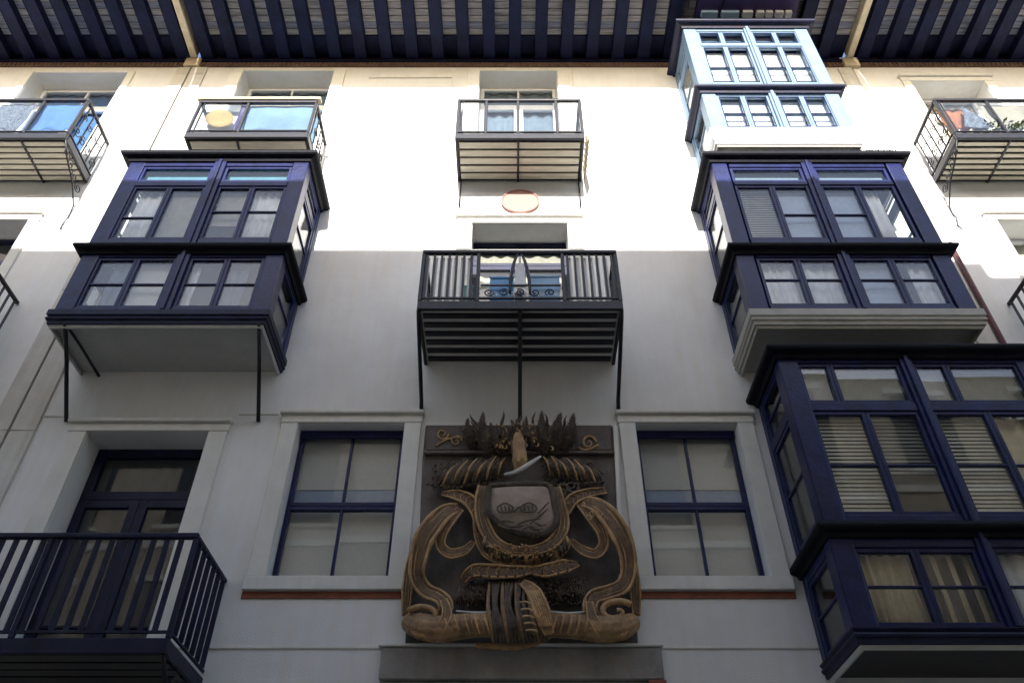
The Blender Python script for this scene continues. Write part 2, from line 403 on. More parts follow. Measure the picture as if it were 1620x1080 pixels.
def french_door(T, o, m, wd=.14, head=True, cur=None, rows=(0,.35,1)):
    a,b,c,d = o
    surround(T, a, b, c, d, wd=wd, pr=.03, sill=False, head=head)
    h = (d-c)*.80
    for k in (0,1):
        glazing(T, (a+.004+k*(b-a)*.5, WALL+.32, c), X, -Y, (b-a)*.5-.006, h, (0,1), rows, m, fw=.07, fd=.06, name='balcony_door')
    glazing(T, (a+.004, WALL+.322, c+h+.004), X, -Y, b-a-.008, d-c-h-.01, (0,.5,1), (0,1), m, fw=.06, fd=.06, name='transom_window')
    if cur is not None: sheetpart(T, 'curtain', cur, (a,WALL+.42,c), X, -Y, .03, b-a-.03, .02, d-c-.03, 0, fold=.02, n=6)
french_door(mid, OP2C, navyd, wd=.2, cur=olive)
french_door(mid, OP3C, whitep, wd=.2, head=False, cur=sungr, rows=(0,.3,1))
french_door(mid, OP3L, whitep, wd=.2, head=False, cur=sunbl)
french_door(lef, (-7.9,-6.35,9.22,12.05), whitep, wd=.12, head=False, cur=bluec)
french_door(lef, (-8.1,-6.50,5.87,8.28), navyd, cur=curtd)
french_door(lef, (-8.0,-6.6,2.4,4.9), navyd, cur=curtd)
french_door(rig, (6.5,7.7,9.22,11.75), whitep, wd=.14, cur=creamb)
french_door(rig, (6.52,7.7,5.87,8.28), whitep, cur=creamb)
french_door(rig, (6.6,7.9,2.4,4.9), navyd, cur=curtd)

# ------------------------------------------------------------------ pilasters, mouldings, joints, pipes, plaque
def strip(T, name, m, x0, x1, z0, z1, pr, bevel=.006, back=.02): return build(MB().box(x0,x1,WALL-pr,WALL+back,z0,z1), name, m, T, bevel=bevel)
zz = [GROUND, 1.0, 3.05, 4.85, 6.95, 9.0, 10.6, 11.95, EZ-.24]
for i in range(len(zz)-1):      # pilaster on the left joint, built of dressed blocks
    strip(mid, 'pilaster_block', pilm, -5.322, -5.06, zz[i]+.003, zz[i+1]-.003, .035)
    strip(lef, 'pilaster_block', pilm, -5.56, -5.348, zz[i]+.003, zz[i+1]-.003, .035)
for i in range(len(zz)-1): strip(mid, 'pilaster_block', pilm, 5.42, 5.655, zz[i]+.003, zz[i+1]-.003, .03)
strip(mid, 'lintel_band', lintst, -1.13, 1.29, 2.285, 2.555, .07, .01)
strip(mid, 'lintel_band', casing, -1.16, 1.31, 2.558, 2.585, .085, .006)
strip(mid, 'lintel_band', lintst, -1.10, 1.24, 2.10, 2.27, .03, .006)
strip(mid, 'red_block', redpt, 1.15, 1.30, 2.19, 2.28, .075, .004)
for (x0,x1,z) in ((-5.05,-1.14,2.575),(1.32,5.4,2.575),(-5.05,-4.83,5.06),(-2.95,-2.52,5.085),(2.66,5.4,5.085)):
    strip(mid, 'moulding_or_shade_line', casing, x0, x1, z-.012, z+.012, .012, .003)
strip(mid, 'moulding_or_shade_line', casing, -5.05, 5.4, 7.70, 7.712, .004, 0)  # thin strip added to draw the edge of the cast shade
# frames either side of the coat of arms (plain piers)
for x0, x1 in ((-.962,-.93+.0), (1.115,1.138)): pass
# narrow casing lines at the upper floors
for x in (-.88, 1.09): strip(mid, 'wall_fillet', casing, x-.01, x+.01, 6.9, 8.6, .012, .003)
for x in (-.98, 1.0): strip(mid, 'wall_fillet', casing, x-.012, x+.012, 11.3, 12.15, .015, .003)
strip(mid, 'inset_panel', casing, -2.35, -.98, 11.86, 11.93, .03, .01)
dp = tag(build(MB().tube([(5.69,WALL-.05,-1.6),(5.69,WALL-.05,7.78)], .032, 12), 'downpipe', redpipe, smooth=True, loc=(5.69,WALL,-1.6)),
         'maroon vertical pipe on the joint between two white fronts, right side', 'pipe')
for z in (6.2, 7.0, 7.6): pass
# round plaque
x_, z_ = ZX(823, 321, WALL)
pl = thing('wall_plaque', (x_, WALL, z_), 'pink round terracotta plaque on the sunlit wall between two balconies', 'plaque')
ring = [(x_+.255*math.cos(t), WALL-.035, z_+.235*math.sin(t)) for t in [2*math.pi*i/40 for i in range(40)]]
mb = MB().prism([(p[0],p[2]) for p in ring], WALL-.03, WALL+.01); build(mb, 'disc', terra, pl, bevel=.01, seg=2)
build(MB().tube(ring+[ring[0]], .011, 6, cap=False), 'rim', terra, pl, smooth=True)
mb = MB()
for k in range(5):
    th = k*1.257+.4; mb.tube([(x_+.02*math.cos(th), WALL-.034, z_+.02*math.sin(th)), (x_+.09*math.cos(th+.2), WALL-.042, z_+.09*math.sin(th+.2)), (x_+.15*math.cos(th+.1), WALL-.034, z_+.15*math.sin(th+.1))], [.012,.024,.006], 6)


# ------------------------------------------------------------------ eaves
EY = 5.20   # outer edge
def eaves(T, x0, x1, tint, dark=False):
    n = 12; y0 = EY+.05; yi = 6.60
    wdt = (yi-y0)/n
    for i in range(n):
        unit('plank', (plank2 if dark and i % 2 else plank) if (i*7) % 5 else plank2, T, ((x0+x1)/2, y0+wdt*(i+.5), EZ+.145+.003*((i*5) % 3)), (x1-x0, wdt-.012, .03))
    unit('eaves_board', eaven, T, ((x0+x1)/2, (yi+WALL)/2+.002, EZ+.135), (x1-x0, WALL-yi-.006, .04))
    k = 0; sp = .43; x = x0+.16
    src = None
    while x < x1-.1:
        if src is None:
            mb = MB(); pts = [(EY, EZ+.05),(EY+.12, EZ-.0),(WALL-.002, EZ-.02),(WALL-.002, EZ+.12),(EY, EZ+.13)]
            k_ = len(pts); n0 = 0
            mb.v += [(-.10, y, z) for y, z in pts] + [(.10, y, z) for y, z in pts]
            mb.f += [tuple(range(k_)), tuple(range(2*k_-1, k_-1, -1))] + [(i,(i+1)%k_,k_+(i+1)%k_,k_+i) for i in range(k_)]
            me = bpy.data.meshes.new('rafter'); me.from_pydata(mb.v, [], mb.f); me.materials.append(eaven)
            src = bpy.data.objects.new('rafter', me); COL.objects.link(src); src.parent = T; src.location = Vector((x,0,0))-base(T)
            q = src.modifiers.new('b','BEVEL'); q.width=.012; q.segments=1
        else:
            share(src, T, (x,0,0))
        x += sp
    build(MB().box(x0,x1,EY-.12,EY-.002,EZ+.02,EZ+.20), 'gutter_board', eaven, T, bevel=.01)
    build(MB().box(x0,x1,EY-.2,17,EZ+.21,EZ+.30), 'roof', rooft, T)
    build(MB().box(x0,x1,WALL-.06,WALL+.01,EZ-.085,EZ-.004), 'cornice', eaven, T, bevel=.012)
    build(MB().box(x0,x1,WALL-.03,WALL+.01,EZ-.20,EZ-.088), 'frieze', brown, T, bevel=.004)
    mb = MB(); x = x0+.03
    while x < x1-.05: mb.box(x, x+.035, WALL-.05, WALL-.028, EZ-.195, EZ-.12); x += .075
    o = build(mb, 'dentil_band', brown, T); o['kind'] = 'stuff'
eaves(mid, -5.27, 5.60, 0); eaves(lef, -16, -5.40, 0, True); eaves(rig, 5.73, 16, 0, True)
for xx, T in ((-5.335, mid), (5.665, mid)):
    build(MB().box(xx-.055,xx+.055,EY-.13,WALL-.08,EZ-.035,EZ+.20), 'party_wall_corbel', cream, T, bevel=.01)
    build(MB().box(xx-.13,xx+.13,WALL-.078,WALL+.01,EZ-.24,EZ+.0), 'corbel_foot', cream, T, bevel=.012)

# ------------------------------------------------------------------ glazed bay balconies
def wrap(T, name, m, x0, x1, yf, prof, bevel=0., smooth=False):
    """moulding that runs round three sides of a bay; prof = closed loop of (outward, z)"""
    mb = MB(); k = len(prof); n = 0
    for (o, z) in prof: mb.v += [(x0-o, WALL, z), (x0-o, yf-o, z), (x1+o, yf-o, z), (x1+o, WALL, z)]
    for i in range(k):
        j = (i+1) % k
        for s in range(3): mb.f.append((i*4+s, i*4+s+1, j*4+s+1, j*4+s))
    mb.f.append(tuple(i*4 for i in range(k))); mb.f.append(tuple(i*4+3 for i in range(k))[::-1])
    return build(mb, name, m, T, bevel=bevel, smooth=smooth)
def arc(o, z, r, a0, a1, n=5): return [(o+r*math.cos(R(a0+(a1-a0)*i/n)), z+r*math.sin(R(a0+(a1-a0)*i/n))) for i in range(n+1)]

def bay(label, x0, x1, yf, sec, tiers, zb, base_top, ledge, zt, m, mdark, pw=.20, ledge_m=blackp, base_m=None, soffit_m=soff, corn=.115, side_m=None, line_m=None):
    """tiers = [(z0, z1, kind)], sec = glazed ranges between the posts"""
    T = thing('bay_window', ((x0+x1)/2, WALL, zb), label, 'bay window', 'glazed bay windows hanging on the white fronts')
    base_m = base_m or m
    # floor and soffit
    build(MB().box(x0+.02,x1-.02,yf+.03,WALL-.001,zb+.02,zb+.10), 'soffit', soffit_m, T)
    wrap(T, 'base_moulding', base_m, x0, x1, yf, [(-.03,zb),(.0,zb),(.005,zb+.03)]+arc(.005,zb+.065,.024,-80,80,4)+[(.02,zb+.10),(.032,zb+.11),(.032,base_top),(-.03,base_top)], smooth=False)
    wrap(T, 'base_fillet', beigem if base_m is not navyd else soff, x0, x1, yf, [(-.05,zb-.035),(-.028,zb-.035),(-.015,zb-.004),(-.05,zb-.004)])
    # corner posts, mullions
    zs0, zs1 = base_top, zt
    for xx in (x0, x1-pw):
        build(MB().box(xx,xx+pw,yf,yf+.16,zs0+.001,zs1-.001), 'corner_post', m, T, bevel=.012, seg=2)
    for i in range(len(sec)-1):
        build(MB().box(sec[i][1],sec[i+1][0],yf-.015,yf+.09,zs0+.001,zs1-.001), 'mullion', m, T, bevel=.01, seg=2)
        build(MB().box((sec[i][1]+sec[i+1][0])/2-.022,(sec[i][1]+sec[i+1][0])/2+.022,yf-.04,yf-.0145,zs0+.003,zs1-.003), 'mullion_bead', m, T, bevel=.008, seg=2)
    for xx in (x0+.0, x1-.07):
        build(MB().box(xx,xx+.07,WALL-.09,WALL-.002,zs0+.001,zs1-.001), 'wall_post', m, T, bevel=.006)
    # horizontal ledge and cornice
    if ledge:
        l0, l1 = ledge
        wrap(T, 'ledge', ledge_m, x0, x1, yf, [(-.03,l0-.05),(.02,l0-.05),(.035,l0-.015)]+arc(.06,l0+.035,.04,-90,90,6)+[(.0,l1),(-.03,l1)])
    wrap(T, 'cornice', ledge_m, x0, x1, yf, [(-.03,zt-.03),(.02,zt-.03),(.04,zt+.01)]+arc(corn-.045,zt+.062,.045,-90,90,6)+[(.02,zt+corn*.9),(-.03,zt+corn*.9)])
    build(MB().box(x0+.03,x1-.03,yf+.03,WALL-.002,zt+.02,zt+.10), 'roof', ledge_m, T)
    build(MB().box(x0+.09,x1-.09,WALL-.035,WALL-.004,zs0+.04,zt-.01), 'dim_backing', roomd, T)  # dark panel added over the white wall so the bay's inside looks dim
    if ledge: build(MB().box(x0+.09,x1-.09,yf+.12,yf+.2,ledge[0]-.05,ledge[1]+.02), 'inner_rail', m, T)
    for (z0, z1, cols, rows, behind) in tiers:
        for si, (a, b) in enumerate(sec):
            cs = cols[si] if isinstance(cols, dict) else cols
            # one casement per column
            for ci in range(len(cs)-1):
                w0 = a+(b-a)*cs[ci]; w1 = a+(b-a)*cs[ci+1]
                rr = rows[(si,ci)] if isinstance(rows, dict) else rows
                glazing(T, (w0+.0015, yf+.02+.0, z0+.0015), X, -Y, w1-w0-.003, z1-z0-.003, (0,1), rr, m, fw=.036, fd=.05, mw=.02, bevel=.003)
                if line_m is not None:
                    mb = MB(); e0, e1, f0, f1 = w0+.036, w1-.036, z0+.036, z1-.036
                    mb.box(e0,e0+.012,yf+.012,yf+.024,f0,f1).box(e1-.012,e1,yf+.012,yf+.024,f0,f1).box(e0+.012,e1-.012,yf+.013,yf+.024,f0,f0+.012).box(e0+.012,e1-.012,yf+.013,yf+.024,f1-.016,f1)
                    for r_ in rr[1:-1]: mb.box(e0+.012,e1-.012,yf+.013,yf+.024,f0+(f1-f0)*r_-.008,f0+(f1-f0)*r_+.008)
                    build(mb, 'glazing_bead', line_m, T)
                bh = behind.get((si,ci)) if behind else None
                if bh:
                    O = (w0, yf+.02, z0)
                    if bh[0] == 'blind': sheetpart(T, 'roller_blind', bh[1], O, X, -Y, .02, w1-w0-.02, (z1-z0)*bh[2], z1-z0-.02, .10)
                    elif bh[0] == 'louvre': venetian(T, O, X, -Y, .02, w1-w0-.02, (z1-z0)*bh[2], z1-z0-.02, .09, bh[1])
                    elif bh[0] == 'stripes':
                        sheetpart(T, 'curtain', curtd, O, X, -Y, .02, w1-w0-.02, .02, z1-z0-.02, .14, fold=.01, n=5)
                        for q_ in range(4): sheetpart(T, 'curtain', curtb, O, X, -Y, .03+(w1-w0)*q_*.26, .03+(w1-w0)*(q_*.26+.085), .02, z1-z0-.02, .11, fold=.006, n=1)
                    elif bh[0] == 'curtain': sheetpart(T, 'curtain', bh[1], O, X, -Y, .02+(w1-w0)*bh[2], (w1-w0)*bh[3], .02, z1-z0-.02, .11, fold=.018, n=bh[4])
        # the two sides: one column
        for sx, N_ in ((x0, -X), (x1, X)):
            glazing(T, (sx - N_.x*.012, yf+.162, z0+.0015), Y, N_, WALL-.092-(yf+.162), z1-z0-.003, (0,1), (0,.5,1), side_m or m, fw=.04, fd=.045, mw=.022, bevel=.003)
    # rails between tiers where no ledge covers them
    tz = sorted([(t[0], t[1]) for t in tiers]); prev = base_top
    gaps = []
    for (q0, q1) in tz: gaps.append((prev, q0)); prev = q1
    gaps.append((prev, zt))
    for (q0, q1) in gaps:
        if q1-q0 > .012:
            for (a, b) in sec: build(MB().box(a+.001,b-.001,yf+.006,yf+.08,q0+.001,q1-.001), 'rail', m, T, bevel=.006)
            for sx, N_ in ((x0,1),(x1-.06,1)): build(MB().box(sx+.006,sx+.054,yf+.162,WALL-.092,q0+.001,q1-.001), 'rail', m, T, bevel=.004)
    return T

# left second-floor bay
BL = bay('dark navy bay window on the left, its underside grey, held by two thin struts', -4.89, -2.60, 6.17, [(-4.70,-3.80),(-3.65,-2.80)],
    [(5.90,6.68,(0,.5,1),(0,.47,1),{(0,0):('curtain',sungr,.3,.9,2),(0,1):('blind',blind,0.),(1,0):('curtain',curt,.0,.25,1),(1,1):('curtain',sungr,.0,.55,2)}),
     (7.0,7.98,(0,.5,1),{(0,0):(0,.4,1),(0,1):(0,1),(1,0):(0,.52,1),(1,1):(0,.52,1)},{(0,0):('curtain',curt,.1,.9,3),(0,1):('blind',olive,0.),(1,0):('blind',olive,.35),(1,1):('curtain',curt,0.,.9,4)}),
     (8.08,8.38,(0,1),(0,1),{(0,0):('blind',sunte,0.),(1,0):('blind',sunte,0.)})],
    5.65, 5.83, (6.76,6.88), 8.48, navy, navyd, ledge_m=blackp, base_m=navyd)
# right second-floor bay
BR = bay('navy bay window on the right between the pale blue bay above and the largest bay below', 2.55, 4.98, 6.17, [(2.77,3.69),(3.83,4.76)],
    [(5.93,6.68,(0,.5,1),(0,.55,1),{(0,0):('curtain',curt,.0,.9,4),(0,1):('curtain',curt,.1,1,3),(1,0):('blind',blindb,0.),(1,1):('curtain',curt,.4,1,2)}),
     (7.0,8.0,(0,.5,1),{(0,0):(0,1),(0,1):(0,.45,1),(1,0):(0,.45,1),(1,1):(0,1)},{(0,0):('louvre',olive,0.),(0,1):('blind',blindb,0.),(1,0):('blind',blindb,0.),(1,1):('curtain',curt,0.,.6,3)}),
     (8.08,8.36,(0,1),(0,1),{(0,0):('blind',sungr,0.),(1,0):('blind',sungr,0.)})],
    5.64, 5.84, (6.76,6.88), 8.46, navy, navyd, ledge_m=blackp, base_m=beigem)
# right first-floor bay (largest)
BG = bay('largest navy bay window, at the lower right, with striped blinds in its upper casements', 2.68, 5.27, 6.17, [(2.86,3.90),(4.02,5.08)],
    [(2.44,3.11,(0,.5,1),(0,.5,1),{(0,0):('curtain',curtb,0,.94,5),(0,1):('stripes',),(1,0):('curtain',curt,0,1,4),(1,1):('stripes',)}),
     (3.42,4.53,(0,.5,1),(0,.46,1),{(0,0):('louvre',louv,.0),(0,1):('louvre',olive,.42),(1,0):('louvre',louv,0.),(1,1):('curtain',curtb,0,.9,3)}),
     (4.63,5.12,(0,.32,1),(0,1),{(0,0):('blind',blind,0.),(0,1):('blind',olive,0.),(1,0):('blind',blind,0.),(1,1):('blind',olive,0.)})],
    2.30, 2.42, (3.24,3.36), 5.19, navy, navyd, ledge_m=blackp, base_m=navyd, soffit_m=roomd, corn=.12)
# right third-floor bay, pale blue and white
BT = bay('pale blue and white bay window at the top right, directly under the eaves', 2.68, 4.62, 6.17, [(2.88,3.62),(3.72,4.44)],
    [(9.24,10.04,(0,.5,1),(0,.42,1),{(0,0):('blind',whitep,0.),(0,1):('blind',whitep,0.),(1,0):('blind',whitep,0.),(1,1):('blind',whitep,0.)}),
     (10.36,11.40,(0,.5,1),(0,.4,1),{(0,0):('blind',whitep,.12),(0,1):('blind',whitep,0.),(1,0):('blind',whitep,0.),(1,1):('blind',whitep,.2)}),
     (11.48,11.84,(0,.5,1),(0,1),{(i,j):('blind',sunbl,0.) for i in (0,1) for j in (0,1)})],
    8.86, 9.18, (10.10,10.22), 11.93, palebl, palebl, ledge_m=navyd, base_m=whitep, soffit_m=casing, corn=.12, line_m=navy)
# struts under the left bay
for xa, xb in ((-4.70,-4.78), (-2.66,-2.72)):
    build(MB().tube([(xa,6.18,5.66),(xa*.6+xb*.4,6.5,5.42),(xb,WALL-.01,4.98)], .022, 8), 'strut', iron, BL, smooth=True)
build(MB().tube([(-4.68,6.20,5.64),(-4.66,6.5,5.63),(-4.64,WALL-.01,5.60)], .016, 6), 'strut', iron, BL, smooth=True)
# row of rounded pebbles of mortar on the right bay's cornice
mb = MB()
for k in range(26):
    px = 4.0+k*.037; r = random.uniform(.014,.024)
    mb.tube([(px,6.09,8.555),(px,6.09,8.57+r*.8),(px,6.09,8.57+r*1.6)], [r,r*1.1,r*.4], 6)
o = build(mb, 'leaf_litter', blackp, BR, smooth=True); o['kind'] = 'stuff'
# purple panel with pale boxes beneath the eaves above the top bay
pp = thing('eaves_panel', (3.75, 6.0, EZ-.03), 'purple panel with small pale boxes under the eaves above the pale blue bay', 'eaves panel')
build(MB().box(2.95,4.55,EY+.05,6.3,EZ-.05,EZ-.035), 'panel', purple, pp, bevel=.003)
for x0_, x1_, m_ in ((3.02,3.28,lblue),(3.34,3.62,lblue),(3.68,3.84,whitep),(3.90,4.02,whitep),(4.05,4.16,whitep),(4.2,4.33,whitep),(4.36,4.46,whitep)):
    build(MB().box(x0_,x1_,6.08,6.18,EZ-.13,EZ-.052), 'pale_box', m_, pp, bevel=.006)
for x_r in (2.80, 3.35): build(MB().tube([(x_r,5.6,EZ-.06),(x_r,6.05,EZ-.07)], .012, 6), 'rod', iron, pp, smooth=True)

# ------------------------------------------------------------------ iron balconies
def balcony(label, x0, x1, yf, z0, rail, style, slab_m=creamb, slats=6, slat_m=iron, post_x=(), bal=.10, bm=iron, bars=None, split=None, br=.013, glassy=False):
    """z0 underside of the deck, rail = top of the handrail"""
    T = thing('iron_balcony', ((x0+x1)/2, WALL, z0), label, 'balcony', 'railed balconies on the white fronts')
    th = .07
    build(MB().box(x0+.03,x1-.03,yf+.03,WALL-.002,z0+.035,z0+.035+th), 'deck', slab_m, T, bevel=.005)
    # frame of the deck
    build(MB().box(x0,x1,yf,yf+.04,z0,z0+.12), 'deck_beam', bm, T, bevel=.006)
    for xx in (x0, x1-.035): build(MB().box(xx,xx+.035,yf+.042,WALL-.004,z0+.002,z0+.115), 'deck_beam', bm, T, bevel=.006)
    cuts = [x0+.04]+([split] if split is not None else [])+[x1-.04]
    d = (WALL-.03-(yf+.06))/slats
    for i in range(len(cuts)-1):
        for k in range(slats):
            unit('deck_slat', slat_m, T, ((cuts[i]+cuts[i+1])/2, yf+.06+d*(k+.5), z0+.02), (cuts[i+1]-cuts[i]-.03, d*bars, .018+.004*(k % 2)))
    if split is not None: build(MB().box(split-.014,split+.014,yf+.042,WALL-.004,z0-.004,z0+.034), 'deck_beam', bm, T)
    # railing
    tr = .022 if style != 'plain' else .026
    pr = [(x0+.02,WALL-.005,rail),(x0+.02,yf+.02,rail),(x1-.02,yf+.02,rail),(x1-.02,WALL-.005,rail)]
    mb = MB().box(x0,x1,yf-.01,yf+.045,rail-.045,rail+.005); build(mb, 'handrail', bm, T, bevel=.012, seg=2)
    for xx in (x0, x1-.045): build(MB().box(xx,xx+.045,yf+.047,WALL-.003,rail-.043,rail+.002), 'handrail', bm, T, bevel=.01)
    zb = z0+.16
    build(MB().box(x0+.005,x1-.005,yf+.005,yf+.03,zb,zb+.02), 'bottom_rail', bm, T)
    for xx in (x0+.006, x1-.03): build(MB().box(xx,xx+.024,yf+.032,WALL-.003,zb+.001,zb+.019), 'bottom_rail', bm, T)
    for xx in [x0+.018, x1-.018]+list(post_x):
        build(MB().box(xx-.02,xx+.02,yf-.002,yf+.038,z0+.12,rail-.046), 'rail_post', bm, T, bevel=.005)
    src = build(MB().box(-br,br,-.008,.008,0,rail-.046-zb-.02), 'baluster', bm, None)
    src.parent = T; src.location = Vector((x0+bal*.7, yf+.018, zb+.02))-base(T); LOC[src.name] = Vector((0,0,0))
    x = x0+bal*1.7
    while x < x1-.04:
        if not glassy and not (style == 'arch' and post_x[0] < x < post_x[-1]): share(src, T, (x, yf+.018, zb+.02))
        x += bal
    if glassy:
        px_ = [x0+.02]+sorted(post_x)+[x1-.02]
        for i in range(len(px_)-1): unit('pane', glz, T, ((px_[i]+px_[i+1])/2, yf+.018, (zb+rail-.03)/2), (px_[i+1]-px_[i]-.044, .008, rail-.05-zb-.024), rot=(random.uniform(-.008,.008),0,random.uniform(-.008,.008)))
    y = yf+.12
    while y < WALL-.05:
        share(src, T, (x0+.018, y, zb+.02)); share(src, T, (x1-.018, y, zb+.02)); y += bal*1.25
    return T
def bracket(T, x, yf, z0, zw, r=.02, knots=True):
    build(MB().tube([(x,yf+.03,z0+.01),(x,yf+.12,z0-.06),(x,(yf+WALL)/2,(z0+zw)/2+.02),(x,WALL-.06,zw+.08),(x,WALL-.012,zw)], r, 8), 'bracket', iron, T, smooth=True)
def scroll(T, cx, y, cz, r, turns=1.25, sgn=1, a0=0., th=.008, plane='xz', m=iron, name='iron_scroll'):
    pts = []
    for i in range(26):
        t = i/25; a = a0+sgn*t*turns*6.283; q = r*(1-.8*t)
        pts.append((cx+q*math.cos(a), y, cz+q*math.sin(a)) if plane == 'xz' else (cx, y+q*math.cos(a), cz+q*math.sin(a)))
    return build(MB().tube(pts, th, 6, up=Y if plane == 'xz' else X), name, m, T, smooth=True)

# centre second floor
xc = .085
B2 = balcony('black iron balcony with a pointed arch in its railing, directly above the coat of arms', -1.0, 1.17, 6.06, 5.76, 6.66, 'arch', slats=6, slat_m=iron, post_x=(-.37,.56), bal=.082, bars=.48, split=xc, slab_m=casing)  # pale deck colour between the slats stands in for highlights on them
for xb in (-1.0+.015, xc, 1.17-.015): bracket(B2, xb, 6.06, 5.76, 5.14 if xb != xc else 5.0, .022)
# white slats of the side screens
src = None
for a_, b_ in ((-.96,-.43), (.62,1.10)):
    k = 0; x = a_
    while x < b_-.03:
        wv = .052 if (k*3) % 4 else .040
        o = unit('screen_slat', whitep, B2, (x+wv/2, 6.06+.062, 6.27), (wv, .012, .66), rot=(0,0,R((k % 3-1)*6))); x += .078; k += 1
# lancet arch
def lancet(s): 
    pts = []
    for i in range(15):
        t = i/14; pts.append((xc+s*(.012+.095*math.sin(t*math.pi/2)**.8), 6.055, 6.60-.62*t**1.2))
    return pts
for s in (-1,1): build(MB().tube(lancet(s), [.012+.008*math.sin(i/14*3.14) for i in range(15)], 8), 'arch_bar', iron, B2, smooth=True)
build(MB().prism([(xc-.07,6.02),(xc+.07,6.02),(xc+.055,6.35),(xc,6.52),(xc-.055,6.35)], 6.085, 6.095), 'arch_panel', whitep, B2)
for k in range(5):
    cx = -.25+k*.165
    scroll(B2, cx, 6.07, 6.01, .055, 1.4, 1 if k % 2 else -1, a0=k, th=.008, m=iron)
for k in range(5):
    scroll(B2, -.18+k*.165, 6.074, 5.985, .04, 1.2, -1 if k % 2 else 1, a0=k+1, th=.006, m=whitep)
build(MB().box(-.34,.53,6.07,6.085,6.115,6.135), 'middle_rail', iron, B2)
for k, (cx, z) in enumerate(((xc,5.80),(xc,5.66),(xc,5.52))):
    mbk = MB().tube([(xc-.0,6.06+.1+k*.09,z-.02),(xc,6.06+.1+k*.09,z),(xc,6.06+.1+k*.09,z+.02)],[.012,.034,.012],8); build(mbk,'bracket_collar',iron,B2,smooth=True)
# crates on this balcony
def crate(name, label, x0, x1, y0, y1, z0, z1, m, cat='planter'):
    T = thing(name, ((x0+x1)/2,(y0+y1)/2,z0), label, cat)
    t = .012
    mb = MB().box(x0,x1,y0,y0+t,z0,z1).box(x0,x1,y1-t,y1,z0,z1).box(x0,x0+t,y0+t,y1-t,z0,z1).box(x1-t,x1,y0+t,y1-t,z0,z1).box(x0+t,x1-t,y0+t,y1-t,z0,z0+t)
    build(mb, 'body', m, T, bevel=.004)
    build(MB().box(x0-.01,x1+.01,y0-.012,y0-.001,z1-.03,z1), 'rim', m, T, bevel=.004)
    return T
DK = 5.76+.035+.07
crate('planter_box', 'turquoise box behind the left end of the arched iron railing', -.56, -.43, 6.13, 6.36, DK, 6.17, turq, 'box')
crate('planter_box', 'blue box left of the pointed arch in the iron railing', -.24, .02, 6.12, 6.36, DK, 6.30, bluep, 'box')
crate('planter_box', 'light blue box right of the pointed arch in the iron railing', .19, .52, 6.12, 6.36, DK, 6.32, lblue, 'box')

# centre third floor
B3 = balcony('cream-bottomed balcony just under the eaves in the middle, above the pink plaque', -.77, .98, 6.27, 9.12, 10.08, 'plain', slats=5, slat_m=creamb, post_x=(-.36,xc,.62), bal=.11, bars=.74, split=xc, slab_m=iron, glassy=True, br=.008)
for xb in (-.72,.94): build(MB().tube([(xb,WALL-.03,9.12),(xb,WALL-.03,8.55)], .012, 6), 'wall_rod', iron, B3, smooth=True)
bx = MB()
for k in range(7): bx.tube([(1.02,WALL-.05-k*.1,9.15),(1.045,WALL-.06-k*.1,9.30),(1.02,WALL-.05-k*.1,9.45)], [.012,.03,.012], 7)
o = build(bx, 'side_ornament', cream, B3, smooth=True)
# left middle third floor
B3L = balcony('cream balcony hung with blue and yellow cloths, above the left bay window', -4.42, -2.75, 6.25, 9.12, 10.0, 'plain', slats=4, slat_m=creamb, bal=.12, bars=.76, split=-3.72, slab_m=iron, glassy=True, post_x=(-3.72,), br=.008)
build(MB().box(-4.46,-2.71,6.22,6.31,10.01,10.06), 'capping_board', cream, B3L, bevel=.006)
for k in range(3): scroll(B3L, -2.74, 6.45+k*.2, 9.5, .09, 1.3, 1, a0=k, plane='yz')
# neighbours, third floor
B3W = balcony('balcony with iron scrollwork and a bright blue cloth, left edge just below the eaves', -8.0, -6.0, 6.25, 9.10, 10.05, 'plain', slats=7, slat_m=creamb, bal=.11, bars=.70, split=-6.62, slab_m=iron, glassy=True, post_x=(-6.62,), br=.008)
B3E = balcony('balcony with orange cloth and green plants, right edge just below the eaves', 5.98, 8.0, 6.25, 9.10, 10.05, 'plain', slats=7, slat_m=creamb, bal=.11, bars=.58, split=6.72, slab_m=iron, glassy=True, post_x=(6.72,), br=.008)
for T_, sx in ((B3W,-5.995),(B3E,5.975)):
    for k in range(4):
        scroll(T_, sx, 6.36+k*.17, 9.42+.0*k, .085, 1.4, 1 if k % 2 else -1, a0=k*1.3, plane='yz', th=.008)
        scroll(T_, sx, 6.34+k*.17, 9.72, .07, 1.3, -1 if k % 2 else 1, a0=k*1.1, plane='yz', th=.007)
        scroll(T_, sx, 6.40+k*.16, 8.98-.05*k, .075, 1.4, 1, a0=k, plane='yz', th=.008)
    pts = [(sx,6.27,9.08),(sx,6.45,8.92),(sx,6.75,8.78),(sx,6.98,8.55)]; build(MB().tube(pts, .011, 7), 'bracket', iron, T_, smooth=True)
    pts = [(sx,6.97,8.55),(sx,6.985,8.42),(sx+.01,6.97,8.30),(sx-.02,6.985,8.18),(sx,6.97,8.08)]; build(MB().tube(pts, .009, 6), 'bracket_tail', iron, T_, smooth=True)
# neighbours, second floor
B2W = balcony('black iron balcony cut by the left edge, one floor below the bright blue cloth', -8.2, -6.0, 6.06, 5.76, 6.76, 'plain', slats=6, slat_m=iron, bal=.1, bars=.6)
B2E = balcony('black iron balcony whose corner just shows at the right edge, beside the right navy bay', 6.02, 8.2, 6.06, 5.80, 6.74, 'plain', slats=6, slat_m=iron, bal=.1, bars=.6)
